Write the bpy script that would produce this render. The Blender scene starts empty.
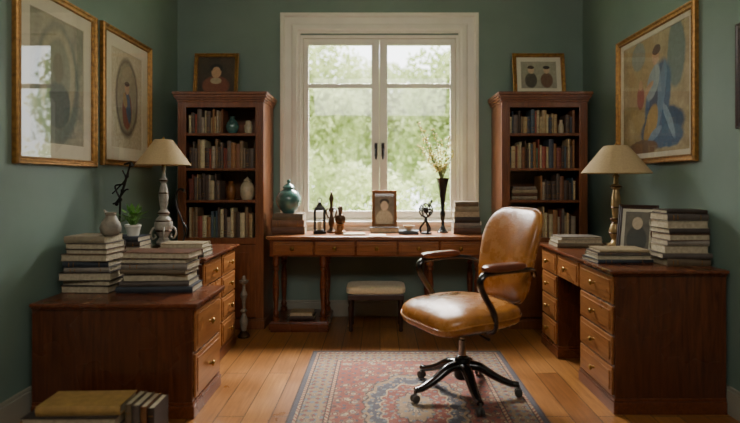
import bpy, bmesh, math, random
import numpy as np
from mathutils import Vector, Matrix, noise
random.seed(7)
scene=bpy.context.scene
COL=scene.collection
R=math.radians
def hx(s,k=1.0):
    s=s.lstrip('#'); o=[]
    for i in (0,2,4):
        c=int(s[i:i+2],16)/255
        o.append((c/12.92 if c<=0.04045 else ((c+0.055)/1.055)**2.4)*k)
    return (o[0],o[1],o[2],1)
# ---------------------------------------------------------------- nodes
class G:
    def __init__(s,name):
        s.mat=bpy.data.materials.new(name); s.mat.use_nodes=True
        s.nt=s.mat.node_tree; s.N=s.nt.nodes; s.L=s.nt.links
        s.bsdf=s.N['Principled BSDF']; s.out=s.N['Material Output']
        s._tc=None
    def put(s,inp,v):
        if v is None: return
        if isinstance(v,bpy.types.NodeSocket): s.L.new(v,inp)
        else: inp.default_value=v
    def m(s,op,a,b=None,c=None):
        n=s.N.new('ShaderNodeMath'); n.operation=op
        s.put(n.inputs[0],a); s.put(n.inputs[1],b); s.put(n.inputs[2],c)
        return n.outputs[0]
    def mix(s,f,a,b,mode='MIX'):
        n=s.N.new('ShaderNodeMix'); n.data_type='RGBA'; n.blend_type=mode
        s.put(n.inputs[0],f); s.put(n.inputs[6],a); s.put(n.inputs[7],b)
        return n.outputs[2]
    def tc(s,k='Object'):
        if not s._tc: s._tc=s.N.new('ShaderNodeTexCoord')
        return s._tc.outputs[k]
    def mapv(s,v,scale=(1,1,1),rot=(0,0,0),loc=(0,0,0)):
        n=s.N.new('ShaderNodeMapping'); s.L.new(v,n.inputs[0])
        n.inputs['Scale'].default_value=scale; n.inputs['Rotation'].default_value=rot; n.inputs['Location'].default_value=loc
        return n.outputs[0]
    def noise(s,v,scale=5,detail=4,rough=.5,dist=0):
        n=s.N.new('ShaderNodeTexNoise'); s.L.new(v,n.inputs['Vector'])
        n.inputs['Scale'].default_value=scale; n.inputs['Detail'].default_value=detail
        n.inputs['Roughness'].default_value=rough; n.inputs['Distortion'].default_value=dist
        return n.outputs['Fac']
    def voro(s,v,scale=5,out='Distance'):
        n=s.N.new('ShaderNodeTexVoronoi'); s.L.new(v,n.inputs['Vector']); n.inputs['Scale'].default_value=scale
        return n.outputs[out]
    def ramp(s,f,stops,interp='LINEAR'):
        n=s.N.new('ShaderNodeValToRGB'); s.L.new(f,n.inputs[0]); cr=n.color_ramp; cr.interpolation=interp
        cr.elements[0].position=stops[0][0]; cr.elements[0].color=stops[0][1]
        cr.elements[1].position=stops[1][0]; cr.elements[1].color=stops[1][1]
        for p,c in stops[2:]:
            e=cr.elements.new(p); e.color=c
        return n.outputs[0]
    def sep(s,v):
        n=s.N.new('ShaderNodeSeparateXYZ'); s.L.new(v,n.inputs[0]); return n.outputs
    def comb(s,x,y,z=0.0):
        n=s.N.new('ShaderNodeCombineXYZ'); s.put(n.inputs[0],x); s.put(n.inputs[1],y); s.put(n.inputs[2],z); return n.outputs[0]
    def set(s,**k):
        for a,v in k.items():
            s.put(s.bsdf.inputs[a.replace('_',' ')],v)
    def bump(s,h,strength=.3,dist=.01):
        n=s.N.new('ShaderNodeBump'); s.L.new(h,n.inputs['Height'])
        n.inputs['Strength'].default_value=strength; n.inputs['Distance'].default_value=dist
        s.L.new(n.outputs[0],s.bsdf.inputs['Normal'])
def simple(name,col,rough=.5,metal=0,var=.18,scale=12,coat=0,bump=0,sheen=0):
    g=G(name); c=hx(col) if isinstance(col,str) else col
    n=g.noise(g.tc(),scale,5)
    d=tuple(x*(1-var) for x in c[:3])+(1,); l=tuple(min(1,x*(1+var)) for x in c[:3])+(1,)
    g.set(Base_Color=g.ramp(n,[(.3,d),(.7,l)]),Roughness=rough,Metallic=metal,Coat_Weight=coat)
    if sheen: g.set(Sheen_Weight=sheen)
    if bump: g.bump(g.noise(g.tc(),scale*8,4),bump,.003)
    return g.mat
def wood(name,dark,light,rough=.27,scale=(1.2,14,14),coat=.3):
    g=G(name); v=g.mapv(g.tc(),scale)
    n=g.noise(v,3.2,8,.62,.8)
    n2=g.noise(g.tc(),2.2,3)
    c=g.ramp(n,[(.28,hx(dark)),(.72,hx(light))])
    c=g.mix(g.m('MULTIPLY',n2,.7),c,hx(dark))
    g.set(Base_Color=c,Roughness=g.m('ADD',g.m('MULTIPLY',n2,.15),rough-.06),Coat_Weight=coat,Coat_Roughness=.18)
    g.bump(n,.12,.002)
    return g.mat
M={}
M['wood']=wood('mahogany','4a2210','8a4c2a')
M['woodv']=wood('mahogany_vertical','3f1e0f','754024',scale=(14,14,1.2))
M['wood_mid']=wood('oak_desk','6e3d1c','ac6f40',.32)
M['wood_case']=wood('bookcase_wood','61371c','9c5e38',.36,(14,14,1.2))
M['wood_dark']=wood('dark_wood','23120b','452818',.4)
M['drawer']=wood('drawer_wood','784722','b47a46',.28)
M['brass']=simple('aged_brass','9a7a45',.35,1,.25,30)
M['gold']=simple('gilt_frame','946a34',.36,.6,.4,40,bump=.3)
M['goldwood']=simple('brown_gilt_wood','7a4f26',.4,.3,.3,30)
M['lampbrass']=simple('aged_cream_brass','a08558',.33,.45,.3,25)
M['black']=simple('black_iron','17140f',.35,.4,.3,20)
M['blackgloss']=simple('black_lacquer','191412',.2,0,.3,10,coat=.6)
M['armwood']=simple('red_brown_leather','6a3520',.28,0,.25,14,coat=.4)
M['chrome']=simple('worn_steel','9a9793',.25,1,.15,20)
M['page']=simple('paper_pages','ad9f84',.85,0,.22,60)
M['paper']=simple('white_paper','d8d4c6',.85,0,.06,20)
M['mat']=simple('picture_mat','d9d0b8',.85,0,.05,10)
M['white']=simple('window_paint','e4dfd0',.4,0,.04,6)
M['base']=simple('baseboard_paint','9a9686',.5,0,.08,6)
M['shade']=simple('linen_lampshade','bda47a',.8,0,.08,90,bump=.3)
M['ceramic']=simple('grey_stone_ceramic','9d9688',.4,.1,.45,22,bump=.4)
M['jug']=simple('grey_stoneware','857b6a',.55,0,.35,25,bump=.3)
M['teal']=simple('teal_glaze','456c66',.22,0,.4,10,coat=.6)
M['cream']=simple('cream_ceramic','b7a788',.4,0,.2,20)
M['darkvase']=simple('dark_glaze','12181a',.2,0,.3,10,coat=.5)
M['bronze']=simple('dark_bronze','4c3826',.32,.7,.4,18)
M['leaf']=simple('leaf_green','5d8a3c',.5,0,.35,30)
M['stem']=simple('stem_green','6d6b38',.6,0,.2,30)
M['blossom']=simple('pale_blossom','f0dc8c',.6,0,.2,40)
M['soil']=simple('potting_soil','2a1d14',.95,0,.3,80)
M['fabric']=simple('cream_upholstery','dac8a4',.85,0,.12,60,bump=.3,sheen=.3)
M['ceiling']=simple('ceiling_plaster','c9c6b8',.9,0,.03,4)
M['outbark']=simple('bark','9a8a70',.9,0,.3,10)
M['rubber']=simple('caster_rubber','4a4743',.4,.4,.2,10)
def wall_mat():
    g=G('green_wall_paint'); n=g.noise(g.tc(),1.3,5,.6); n2=g.noise(g.tc(),60,3)
    g.set(Base_Color=g.ramp(n,[(.3,hx('6a7e72')),(.7,hx('778a7e'))]),Roughness=.52)
    g.bump(n2,.12,.002); return g.mat
M['wall']=wall_mat()
def floor_mat():
    g=G('oak_plank_floor'); s=g.sep(g.tc()); v=g.comb(s[1],s[0],0.0)
    b=g.N.new('ShaderNodeTexBrick'); g.L.new(v,b.inputs['Vector'])
    b.offset=.37; b.inputs['Scale'].default_value=1; b.inputs['Brick Width'].default_value=1.7; b.inputs['Row Height'].default_value=.145
    b.inputs['Mortar Size'].default_value=.003; b.inputs['Mortar Smooth'].default_value=.2
    b.inputs['Color1'].default_value=hx('b8844a'); b.inputs['Color2'].default_value=hx('936134'); b.inputs['Mortar'].default_value=hx('301c0e')
    n=g.noise(g.mapv(g.tc(),(15,.9,1)),3.2,9,.62,.6); n2=g.noise(g.tc(),2.6,5,.6)
    c=g.mix(.6,b.outputs['Color'],g.ramp(n,[(.26,hx('7e573a')),(.68,hx('fff0d8'))]),'MULTIPLY')
    c=g.mix(.45,c,g.ramp(n2,[(.3,hx('8f7658')),(.65,hx('ffffff'))]),'MULTIPLY')
    g.set(Base_Color=c,Roughness=g.m('ADD',g.m('MULTIPLY',n2,.26),.19),Coat_Weight=.2,Coat_Roughness=.2)
    g.bump(g.m('SUBTRACT',g.m('MULTIPLY',n,.2),b.outputs['Fac']),.25,.004)
    return g.mat
M['floor']=floor_mat()
def leather_mat():
    g=G('tan_leather'); n=g.noise(g.tc(),6,7,.65); v=g.voro(g.tc(),140)
    g.set(Base_Color=g.ramp(n,[(.25,hx('70411c')),(.5,hx('a56a30')),(.78,hx('c48b48'))]),Roughness=g.m('ADD',g.m('MULTIPLY',n,.2),.17),Coat_Weight=.3,Coat_Roughness=.22)
    g.bump(g.m('ADD',v,g.m('MULTIPLY',n,3)),.25,.004); return g.mat
M['leather']=leather_mat()
def glass_mat(name,rough=.02,base=.05):
    g=G(name); g.N.remove(g.bsdf)
    t=g.N.new('ShaderNodeBsdfTransparent')
    gl=g.N.new('ShaderNodeBsdfGlossy'); gl.inputs['Roughness'].default_value=rough
    lw=g.N.new('ShaderNodeLayerWeight'); lw.inputs[0].default_value=.5
    f=g.m('ADD',g.m('MULTIPLY',g.m('POWER',lw.outputs['Facing'],5),.9),base)
    mx=g.N.new('ShaderNodeMixShader'); g.L.new(f,mx.inputs[0]); g.L.new(t.outputs[0],mx.inputs[1]); g.L.new(gl.outputs[0],mx.inputs[2])
    g.L.new(mx.outputs[0],g.out.inputs[0]); return g.mat
M['glass']=glass_mat('clear_glass')
M['picglass']=glass_mat('picture_glass',.015,.12)
def rug_mat(W,H):
    g=G('persian_rug_wool'); s=g.sep(g.tc())
    wob=g.noise(g.tc(),28,4); w1=g.m('MULTIPLY',g.m('SUBTRACT',wob,.5),.026)
    ax=g.m('ABSOLUTE',g.m('ADD',s[0],w1)); ay=g.m('ABSOLUTE',g.m('ADD',s[1],w1))
    d=g.m('MINIMUM',g.m('SUBTRACT',W,g.m('ABSOLUTE',s[0])),g.m('SUBTRACT',H,g.m('ABSOLUTE',s[1])))
    red=hx('863a2e'); navy=hx('3a4252'); cream=hx('b8a27e'); tan=hx('957b5b'); blue=hx('67737c'); dark=hx('2e242a')
    fold=g.comb(ax,ay,0.0)
    lat=g.m('MULTIPLY',g.m('SINE',g.m('MULTIPLY',ax,84)),g.m('SINE',g.m('MULTIPLY',ay,84)))
    lat2=g.m('MULTIPLY',g.m('SINE',g.m('MULTIPLY',g.m('ADD',ax,ay),60)),g.m('SINE',g.m('MULTIPLY',g.m('SUBTRACT',ax,ay),60)))
    vo=g.voro(fold,17); vo2=g.voro(fold,38)
    field=g.mix(g.m('GREATER_THAN',lat,.55),red,navy)
    # flower rosettes: ring + heart
    field=g.mix(g.m('LESS_THAN',vo,.34),field,dark)
    field=g.mix(g.m('LESS_THAN',vo,.29),field,cream)
    field=g.mix(g.m('LESS_THAN',vo,.18),field,blue)
    field=g.mix(g.m('LESS_THAN',vo,.09),field,red)
    field=g.mix(g.m('LESS_THAN',g.m('ABSOLUTE',g.m('SUBTRACT',vo,.46)),.03),field,tan)
    ang=g.m('ARCTAN2',ay,ax)
    r=g.m('SQRT',g.m('ADD',g.m('POWER',g.m('DIVIDE',ax,.30),2),g.m('POWER',g.m('DIVIDE',ay,.50),2)))
    r=g.m('ADD',r,g.m('MULTIPLY',g.m('COSINE',g.m('MULTIPLY',ang,16)),.035))
    med=g.ramp(r,[(0,cream),(.10,navy),(.16,tan),(.34,dark),(.37,red),(.62,cream),(.66,navy),(.86,tan),(.93,dark)],'CONSTANT')
    med=g.mix(g.m('LESS_THAN',vo2,.30),med,cream)
    med=g.mix(g.m('LESS_THAN',vo2,.16),med,red)
    med=g.mix(g.m('GREATER_THAN',lat,.6),med,blue)
    field=g.mix(g.m('LESS_THAN',r,.97),field,med)
    bor=g.mix(g.m('GREATER_THAN',lat,.35),tan,blue)
    bor=g.mix(g.m('LESS_THAN',vo2,.34),bor,dark)
    bor=g.mix(g.m('LESS_THAN',vo2,.26),bor,cream)
    bor=g.mix(g.m('GREATER_THAN',lat2,.45),bor,navy)
    bor=g.mix(g.m('GREATER_THAN',lat2,.7),bor,red)
    thin=g.mix(g.m('GREATER_THAN',g.m('SINE',g.m('MULTIPLY',g.m('ADD',ax,ay),190)),0),cream,red)
    def above(t,cur,new): return g.mix(g.m('GREATER_THAN',d,t),cur,new)
    c=g.mix(g.m('GREATER_THAN',d,.010),dark,navy)
    c=above(.035,c,thin); c=above(.052,c,dark); c=above(.060,c,bor); c=above(.19,c,dark); c=above(.198,c,thin); c=above(.216,c,dark); c=above(.223,c,field)
    n=g.noise(g.tc(),9,4); n3=g.noise(g.tc(),70,3)
    c=g.mix(.4,c,g.ramp(n,[(.3,hx('7a6a62')),(.7,hx('f0e4d4'))]),'MULTIPLY')
    c=g.mix(g.m('MULTIPLY',n3,.34),c,hx('8a7362'))
    g.set(Base_Color=c,Roughness=.95,Sheen_Weight=.08)
    g.bump(g.noise(g.tc(),350,2),.5,.003); return g.mat
def art_mat(name,bg,bg2,shapes,nscale=6,wob=.03):
    g=G(name); s=g.sep(g.tc()); n=g.noise(g.tc(),nscale,5,.6); n2=g.noise(g.mapv(g.tc(),loc=(3,5,1)),nscale*1.6,4)
    x=g.m('ADD',s[0],g.m('MULTIPLY',g.m('SUBTRACT',n,.5),wob)); z=g.m('ADD',s[2],g.m('MULTIPLY',g.m('SUBTRACT',n2,.5),wob))
    c=g.ramp(n,[(.3,hx(bg)),(.7,hx(bg2))])
    for cx,cz,rx,rz,rot,col in shapes:
        ca,sa=math.cos(R(rot)),math.sin(R(rot))
        dx=g.m('SUBTRACT',x,cx); dz=g.m('SUBTRACT',z,cz)
        u=g.m('ADD',g.m('MULTIPLY',dx,ca/rx),g.m('MULTIPLY',dz,sa/rx)); v=g.m('SUBTRACT',g.m('MULTIPLY',dz,ca/rz),g.m('MULTIPLY',dx,sa/rz))
        rr=g.m('ADD',g.m('MULTIPLY',u,u),g.m('MULTIPLY',v,v))
        f=g.m('SUBTRACT',1,g.m('MULTIPLY',g.m('SUBTRACT',rr,.85),3.3)); f=g.m('MINIMUM',g.m('MAXIMUM',f,0),1)
        c=g.mix(f,c,hx(col))
    c=g.mix(.4,c,g.ramp(g.noise(g.tc(),nscale*5,5,.7),[(.3,hx('8a8072')),(.7,hx('ffffff'))]),'MULTIPLY')
    g.set(Base_Color=c,Roughness=.6); return g.mat
# ---------------------------------------------------------------- mesh helpers
def add_box(bm,x0,x1,y0,y1,z0,z1,mi=0,M4=None):
    vs=[Vector((x,y,z)) for z in (z0,z1) for y in (y0,y1) for x in (x0,x1)]
    if M4: vs=[M4@v for v in vs]
    v=[bm.verts.new(p) for p in vs]
    for f in ((0,2,3,1),(4,5,7,6),(0,1,5,4),(2,6,7,3),(0,4,6,2),(1,3,7,5)):
        fc=bm.faces.new([v[i] for i in f]); fc.material_index=mi
def add_lathe(bm,prof,cx=0,cy=0,cz=0,seg=28,mi=0,M4=None,sq=None):
    rings=[]
    for r,z in prof:
        ring=[]
        if r<1e-5:
            p=Vector((cx,cy,cz+z)); ring=[bm.verts.new(M4@p if M4 else p)]
        else:
            for i in range(seg):
                a=2*math.pi*(i+.5)/seg; p=Vector((cx+r*math.cos(a),cy+r*math.sin(a),cz+z))
                ring.append(bm.verts.new(M4@p if M4 else p))
        rings.append(ring)
    for a,b in zip(rings,rings[1:]):
        if len(a)==1 and len(b)==1: continue
        for i in range(seg):
            j=(i+1)%seg
            if len(a)==1: f=[a[0],b[j],b[i]]
            elif len(b)==1: f=[a[i],a[j],b[0]]
            else: f=[a[i],a[j],b[j],b[i]]
            fc=bm.faces.new(f); fc.material_index=mi
    if len(rings[0])>1: bm.faces.new(list(reversed(rings[0]))).material_index=mi
    if len(rings[-1])>1: bm.faces.new(rings[-1]).material_index=mi
def catmull(pts,n=6):
    P=[Vector(p) for p in pts]; P=[P[0]*2-P[1]]+P+[P[-1]*2-P[-2]]; out=[]
    for i in range(1,len(P)-2):
        for k in range(n):
            t=k/n; a,b,c,d=P[i-1],P[i],P[i+1],P[i+2]
            out.append(.5*((2*b)+(c-a)*t+(2*a-5*b+4*c-d)*t*t+(3*b-a-3*c+d)*t**3))
    out.append(P[-2]); return out
def add_tube(bm,pts,rad,seg=10,mi=0,flat=1.0,smooth=6,up=(0,0,1)):
    n0=len(pts)
    if smooth: P=catmull(pts,smooth)
    else: P=[Vector(p) for p in pts]
    if not hasattr(rad,'__len__'): rad=[rad]*n0
    rs=[]
    for i in range(len(P)):
        t=i/(len(P)-1)*(n0-1); k=min(int(t),n0-2); f=t-k; rs.append(rad[k]*(1-f)+rad[k+1]*f)
    rings=[]; nrm=None
    for i,p in enumerate(P):
        t=(P[min(i+1,len(P)-1)]-P[max(i-1,0)]).normalized()
        if nrm is None:
            u=Vector(up)
            if abs(u.dot(t))>.95: u=Vector((1,0,0))
            nrm=(u-t*u.dot(t)).normalized()
        else: nrm=(nrm-t*nrm.dot(t)).normalized()
        b=t.cross(nrm)
        rings.append([bm.verts.new(p+nrm*math.cos(2*math.pi*k/seg)*rs[i]*flat+b*math.sin(2*math.pi*k/seg)*rs[i]) for k in range(seg)])
    for a,b in zip(rings,rings[1:]):
        for i in range(seg):
            j=(i+1)%seg; bm.faces.new([a[i],a[j],b[j],b[i]]).material_index=mi
    bm.faces.new(list(reversed(rings[0]))).material_index=mi; bm.faces.new(rings[-1]).material_index=mi
def add_torus(bm,c,r,t,ax,seg=32):
    q=Vector(ax).normalized().to_track_quat('Z','Y')
    rr=[]
    for i in range(seg):
        a=2*math.pi*i/seg; d=Vector((math.cos(a),math.sin(a),0))
        rr.append([bm.verts.new(Vector(c)+q@(d*(r+t*math.cos(b))+Vector((0,0,t*math.sin(b))))) for b in [k*math.pi/3 for k in range(6)]])
    for i in range(seg):
        A,B=rr[i],rr[(i+1)%seg]
        for k in range(6): bm.faces.new([A[k],B[k],B[(k+1)%6],A[(k+1)%6]])
def add_sell(bm,c,a,b,h,e1=.5,e2=.5,nu=40,nv=20,mi=0,fn=None):
    pw=lambda v,e: math.copysign(abs(v)**e,v)
    rings=[]
    for j in range(nv+1):
        ph=-math.pi/2+math.pi*j/nv; ring=[]
        cr=pw(math.cos(ph),e1); z=pw(math.sin(ph),e1)*h
        for i in range(nu if 0<j<nv else 1):
            th=2*math.pi*i/nu
            p=Vector((a*cr*pw(math.cos(th),e2) if 0<j<nv else 0,b*cr*pw(math.sin(th),e2) if 0<j<nv else 0,z))
            if fn: p=fn(p)
            ring.append(bm.verts.new(p+Vector(c)))
        rings.append(ring)
    for A,B in zip(rings,rings[1:]):
        for i in range(nu):
            j=(i+1)%nu
            if len(A)==1: f=[A[0],B[j],B[i]]
            elif len(B)==1: f=[A[i],A[j],B[0]]
            else: f=[A[i],A[j],B[j],B[i]]
            bm.faces.new(f).material_index=mi
def add_frame(bm,w,h,prof,cz=0,mi=0):
    rings=[]
    for ins,y in prof:
        rings.append([bm.verts.new((sx*(w/2-ins),y,cz+sz*(h/2-ins))) for sx,sz in ((-1,-1),(1,-1),(1,1),(-1,1))])
    n=len(rings)
    for k in range(n):
        a,b=rings[k],rings[(k+1)%n]
        for i in range(4):
            j=(i+1)%4; bm.faces.new([a[i],a[j],b[j],b[i]]).material_index=mi
def mk(name,bm,mats,parent=None,loc=(0,0,0),rot=(0,0,0),smooth=True,bevel=0,sub=0,**props):
    bmesh.ops.recalc_face_normals(bm,faces=bm.faces)
    me=bpy.data.meshes.new(name); bm.to_mesh(me); bm.free()
    for m in (mats if isinstance(mats,(list,tuple)) else [mats]): me.materials.append(M[m] if isinstance(m,str) else m)
    if smooth:
        me.polygons.foreach_set('use_smooth',[True]*len(me.polygons)); me.set_sharp_from_angle(angle=R(38))
    ob=bpy.data.objects.new(name,me); COL.objects.link(ob); ob.location=loc; ob.rotation_euler=rot
    if parent: ob.parent=parent
    if bevel:
        b=ob.modifiers.new('bevel','BEVEL'); b.width=bevel; b.segments=2; b.limit_method='ANGLE'
    for k,v in props.items(): ob[k]=v
    return ob
def box(name,x0,x1,y0,y1,z0,z1,mat,parent=None,bevel=.003,**k):
    bm=bmesh.new(); add_box(bm,x0,x1,y0,y1,z0,z1); return mk(name,bm,mat,parent,bevel=bevel,smooth=False,**k)
def root(name,loc,rz=0,label='',category='',rot=None,**k):
    e=bpy.data.objects.new(name,None); COL.objects.link(e); e.empty_display_size=.05
    e.location=loc; e.rotation_euler=rot if rot else (0,0,rz)
    e['label']=label; e['category']=category
    for a,v in k.items(): e[a]=v
    return e
def lathe(name,prof,mat,parent=None,loc=(0,0,0),seg=28,**k):
    bm=bmesh.new(); add_lathe(bm,prof,seg=seg); return mk(name,bm,mat,parent,loc,**k)
# ---------------------------------------------------------------- room
XW=1.89; YB=4.85; ZC=3.1; YF=-1.2; T=.2
def struct(o): o['kind']='structure'; return o
struct(box('floor',-XW-T,XW+T,YF-T,YB+T,-.1,0,'floor',bevel=0))
struct(box('ceiling',-XW-T,XW+T,YF-T,YB+T,ZC,ZC+.1,'ceiling',bevel=0))
struct(box('wall_left',-XW-T,-XW,YF-T,YB+T,0,ZC,'wall',bevel=0))
struct(box('wall_right',XW,XW+T,YF-T,YB+T,0,ZC,'wall',bevel=0))
struct(box('wall_front',-XW,XW,YF-T,YF,0,ZC,'wall',bevel=0))
OX0,OX1,OZ0,OZ1=-.745,.735,.88,2.62
bm=bmesh.new()
add_box(bm,-XW,OX0,YB,YB+T,0,ZC); add_box(bm,OX1,XW,YB,YB+T,0,ZC)
add_box(bm,OX0,OX1,YB,YB+T,0,OZ0); add_box(bm,OX0,OX1,YB,YB+T,OZ1,ZC)
struct(mk('wall_back',bm,'wall',smooth=False))
def baseboard(name,x0,x1,y0,y1,ax):
    bm=bmesh.new()
    add_box(bm,x0,x1,y0,y1,0,.13)
    if ax=='l': add_box(bm,x0,x1-.008,y0,y1,.13,.15)
    elif ax=='r': add_box(bm,x0+.008,x1,y0,y1,.13,.15)
    else: add_box(bm,x0,x1,y0+.008,y1,.13,.15)
    struct(mk(name,bm,'base',smooth=False,bevel=.003))
baseboard('baseboard_left',-XW,-XW+.02,YF,YB,'l'); baseboard('baseboard_right',XW-.02,XW,YF,YB,'r'); baseboard('baseboard_back',-XW+.02,XW-.02,YB-.02,YB,'b')
cx=(OX0+OX1)/2; ww=OX1-OX0; wh=OZ1-OZ0; cz=(OZ0+OZ1)/2
win=root('window_1',(cx,YB,cz),label='tall white-painted casement window looking onto green trees',category='window',kind='structure')
bm=bmesh.new()
add_frame(bm,ww+.36,wh+.40,[(0,0),(0,-.035),(.03,-.04),(.045,-.025),(.10,-.022),(.115,-.03),(.15,-.03),(.165,-.018),(.185,-.018),(.185,0)])
mk('casing',bm,'white',win,smooth=False,bevel=.002)
bm=bmesh.new(); add_frame(bm,ww,wh,[(0,0),(0,.2),(.04,.2),(.04,.05),(.028,.04),(.028,0)]); mk('frame',bm,'white',win,smooth=False,bevel=.002)
box('sill',-ww/2-.2,ww/2+.2,-.06,.04,-wh/2-.03,-wh/2+.008,'white',win,.006)
mz=2.15-cz
for s in (-1,1):
    x0,x1=(-ww/2+.030,-.001) if s<0 else (.001,ww/2-.030)
    z0,z1=-wh/2+.03,wh/2-.03; a=.046; b_=.074
    bm=bmesh.new()
    add_box(bm,x0,x0+(a if s<0 else b_),.015,.049,z0,z1); add_box(bm,x1-(b_ if s<0 else a),x1,.015,.049,z0,z1)
    xi0,xi1=x0+(a if s<0 else b_),x1-(b_ if s<0 else a)
    add_box(bm,xi0,xi1,.015,.049,z0,z0+.07); add_box(bm,xi0,xi1,.015,.049,z1-.06,z1)
    add_box(bm,xi0,xi1,.018,.046,mz-.022,mz+.022)
    c=mk('casement',bm,'white',win,smooth=False,bevel=.005)
    box('window_pane',xi0,xi1,.030,.034,z0+.07,z1-.06,'glass',c,0)
    bm=bmesh.new(); hx0=-.033 if s<0 else .033; hz=1.55-cz
    add_box(bm,hx0-.014,hx0+.014,.007,.015,hz-.06,hz+.065)
    add_tube(bm,[(hx0,.011,hz),(hx0,-.015,hz),(hx0,-.023,hz-.02),(hx0,-.023,hz-.09)],[.010,.010,.011,.009],8)
    add_lathe(bm,[(0,0),(.015,.006),(.015,.022),(0,.028)],hx0,-.009,hz+.03,12)
    mk('window_handle',bm,'black',c,label='black iron espagnolette handle')
# ---------------------------------------------------------------- exterior
g=G('grass'); n=g.noise(g.tc(),3,5); g.set(Base_Color=g.ramp(n,[(.3,hx('8caa65')),(.7,hx('b9d08a'))]),Roughness=.9); M['grass']=g.mat
box('lawn',-14,14,YB+.4,26,-1.0,-.9,'grass',None,0,label='pale green lawn outside the window',category='lawn',kind='stuff')
def leafmat(name,a,b):
    g=G(name); n=g.noise(g.tc(),1.6,4); col=g.ramp(n,[(.36,hx(a)),(.64,hx(b))]); g.set(Base_Color=col,Roughness=.9)
    tr=g.N.new('ShaderNodeBsdfTranslucent'); g.L.new(col,tr.inputs[0])
    mx=g.N.new('ShaderNodeMixShader'); mx.inputs[0].default_value=.5
    g.L.new(g.bsdf.outputs[0],mx.inputs[1]); g.L.new(tr.outputs[0],mx.inputs[2]); g.L.new(mx.outputs[0],g.out.inputs[0]); return g.mat
LM=[leafmat('foliage_a','9eac68','d0d89c'),leafmat('foliage_b','adb87c','dce2b4'),leafmat('foliage_c','93a45e','c8d294')]
def leaves(cl,n,rng,leaf,mi,parent=None,name='foliage',**k):
    V=[];F=[]
    for q in range(n):
        c=cl[q%len(cl)]; d=rng.normal(size=3); d/=np.linalg.norm(d)
        p=np.array(c[:3])+d*c[3]*rng.uniform(.6,1.1)*np.array([1,1,.85])
        a=rng.normal(size=3); a/=np.linalg.norm(a); b=np.cross(a,rng.normal(size=3)); b/=np.linalg.norm(b)
        s=leaf*rng.uniform(.6,1.3); i=len(V)
        V+= [p-a*s,p-b*s*.5,p+a*s,p+b*s*.5]; F.append((i,i+1,i+2,i+3))
    me=bpy.data.meshes.new(name); me.from_pydata([tuple(v) for v in V],[],F); me.materials.append(LM[mi])
    o=bpy.data.objects.new(name,me); COL.objects.link(o); o.parent=parent; o['kind']='stuff'
    for a,v in k.items(): o[a]=v
    return o
def tree(x,y,h,r,mi,n=9000,seed=0,leaf=.085):
    rng=np.random.default_rng(seed)
    t=root('tree',(x,y,-.9),label='leafy green garden tree seen through the window',category='tree',group='garden trees')
    bm=bmesh.new(); add_tube(bm,[(0,0,.01),(0,0,h*.1),(.05,0,h*.3),(-.04,.05,h*.6),(0,0,h*.85)],[.16,.15,.13,.1,.05],8); mk('trunk',bm,'outbark',t)
    cl=[(rng.uniform(-.55,.55)*r,rng.uniform(-.45,.45)*r,h*rng.uniform(.28,.9),r*rng.uniform(.34,.55)) for _ in range(20)]
    leaves(cl,n,rng,leaf,mi,t)
tree(-2.15,12.2,6.0,2.0,0,12000,seed=1); tree(2.2,12.4,5.7,2.0,2,12000,seed=3); tree(.1,17.5,6.4,2.4,1,12000,seed=2,leaf=.11)
tree(-5.6,17,6.6,2.3,2,seed=4); tree(5.6,17.5,6.4,2.3,1,seed=5); tree(-2.8,23,7.4,2.6,1,9000,seed=7,leaf=.13); tree(3.4,23,7.2,2.6,0,9000,seed=8,leaf=.13)
rng=np.random.default_rng(11)
cl=[(rng.uniform(-3.6,3.6),rng.uniform(8.6,9.4),rng.uniform(-.1,1.6),rng.uniform(.45,.75)) for _ in range(46)]
leaves(cl,26000,rng,.06,1,None,'hedge',label='soft pale green garden hedge beyond the window',category='hedge')
# ---------------------------------------------------------------- furniture
KN=[(0,0),(.009,0),(.006,.008),(.007,.013),(.015,.018),(.017,.024),(.012,.030),(0,.032)]
ROTF=Matrix.Rotation(R(90),4,'X')
def drawer(parent,x0,x1,z0,z1,y,mat='drawer',knobs=1,kmat='brass'):
    bm=bmesh.new(); add_box(bm,x0,x1,y-.012,y,z0,z1); ins=min(.022,(z1-z0)*.18)
    add_box(bm,x0+ins,x1-ins,y-.017,y-.011,z0+ins,z1-ins)
    d=mk('drawer',bm,mat,parent,smooth=False,bevel=.003)
    for i in range(knobs):
        kx=x0+(x1-x0)*(i+.5)/knobs if knobs==1 else x0+(x1-x0)*(.22 if i==0 else .78)
        bm=bmesh.new(); add_lathe(bm,KN,0,0,0,16,M4=Matrix.Translation((kx,y-.0165,(z0+z1)/2))@ROTF)
        mk('knob',bm,kmat,d)
    return d
def plinth(parent,x0,x1,y0,y1,h=.085,mat='wood'):
    bm=bmesh.new(); add_box(bm,x0-.012,x1+.012,y0-.012,y1,0,h-.018); add_box(bm,x0-.006,x1+.006,y0-.006,y1,h-.018,h)
    mk('plinth',bm,mat,parent,smooth=False,bevel=.004)
def top(parent,x0,x1,y0,y1,z,th=.03,mat='wood',ov=.025):
    bm=bmesh.new(); add_box(bm,x0-ov,x1+ov,y0-ov,y1+.003,z-th*.6,z); add_box(bm,x0-ov*.5,x1+ov*.5,y0-ov*.5,y1,z-th,z-th*.6)
    mk('desktop',bm,mat,parent,smooth=False,bevel=.005)
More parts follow.
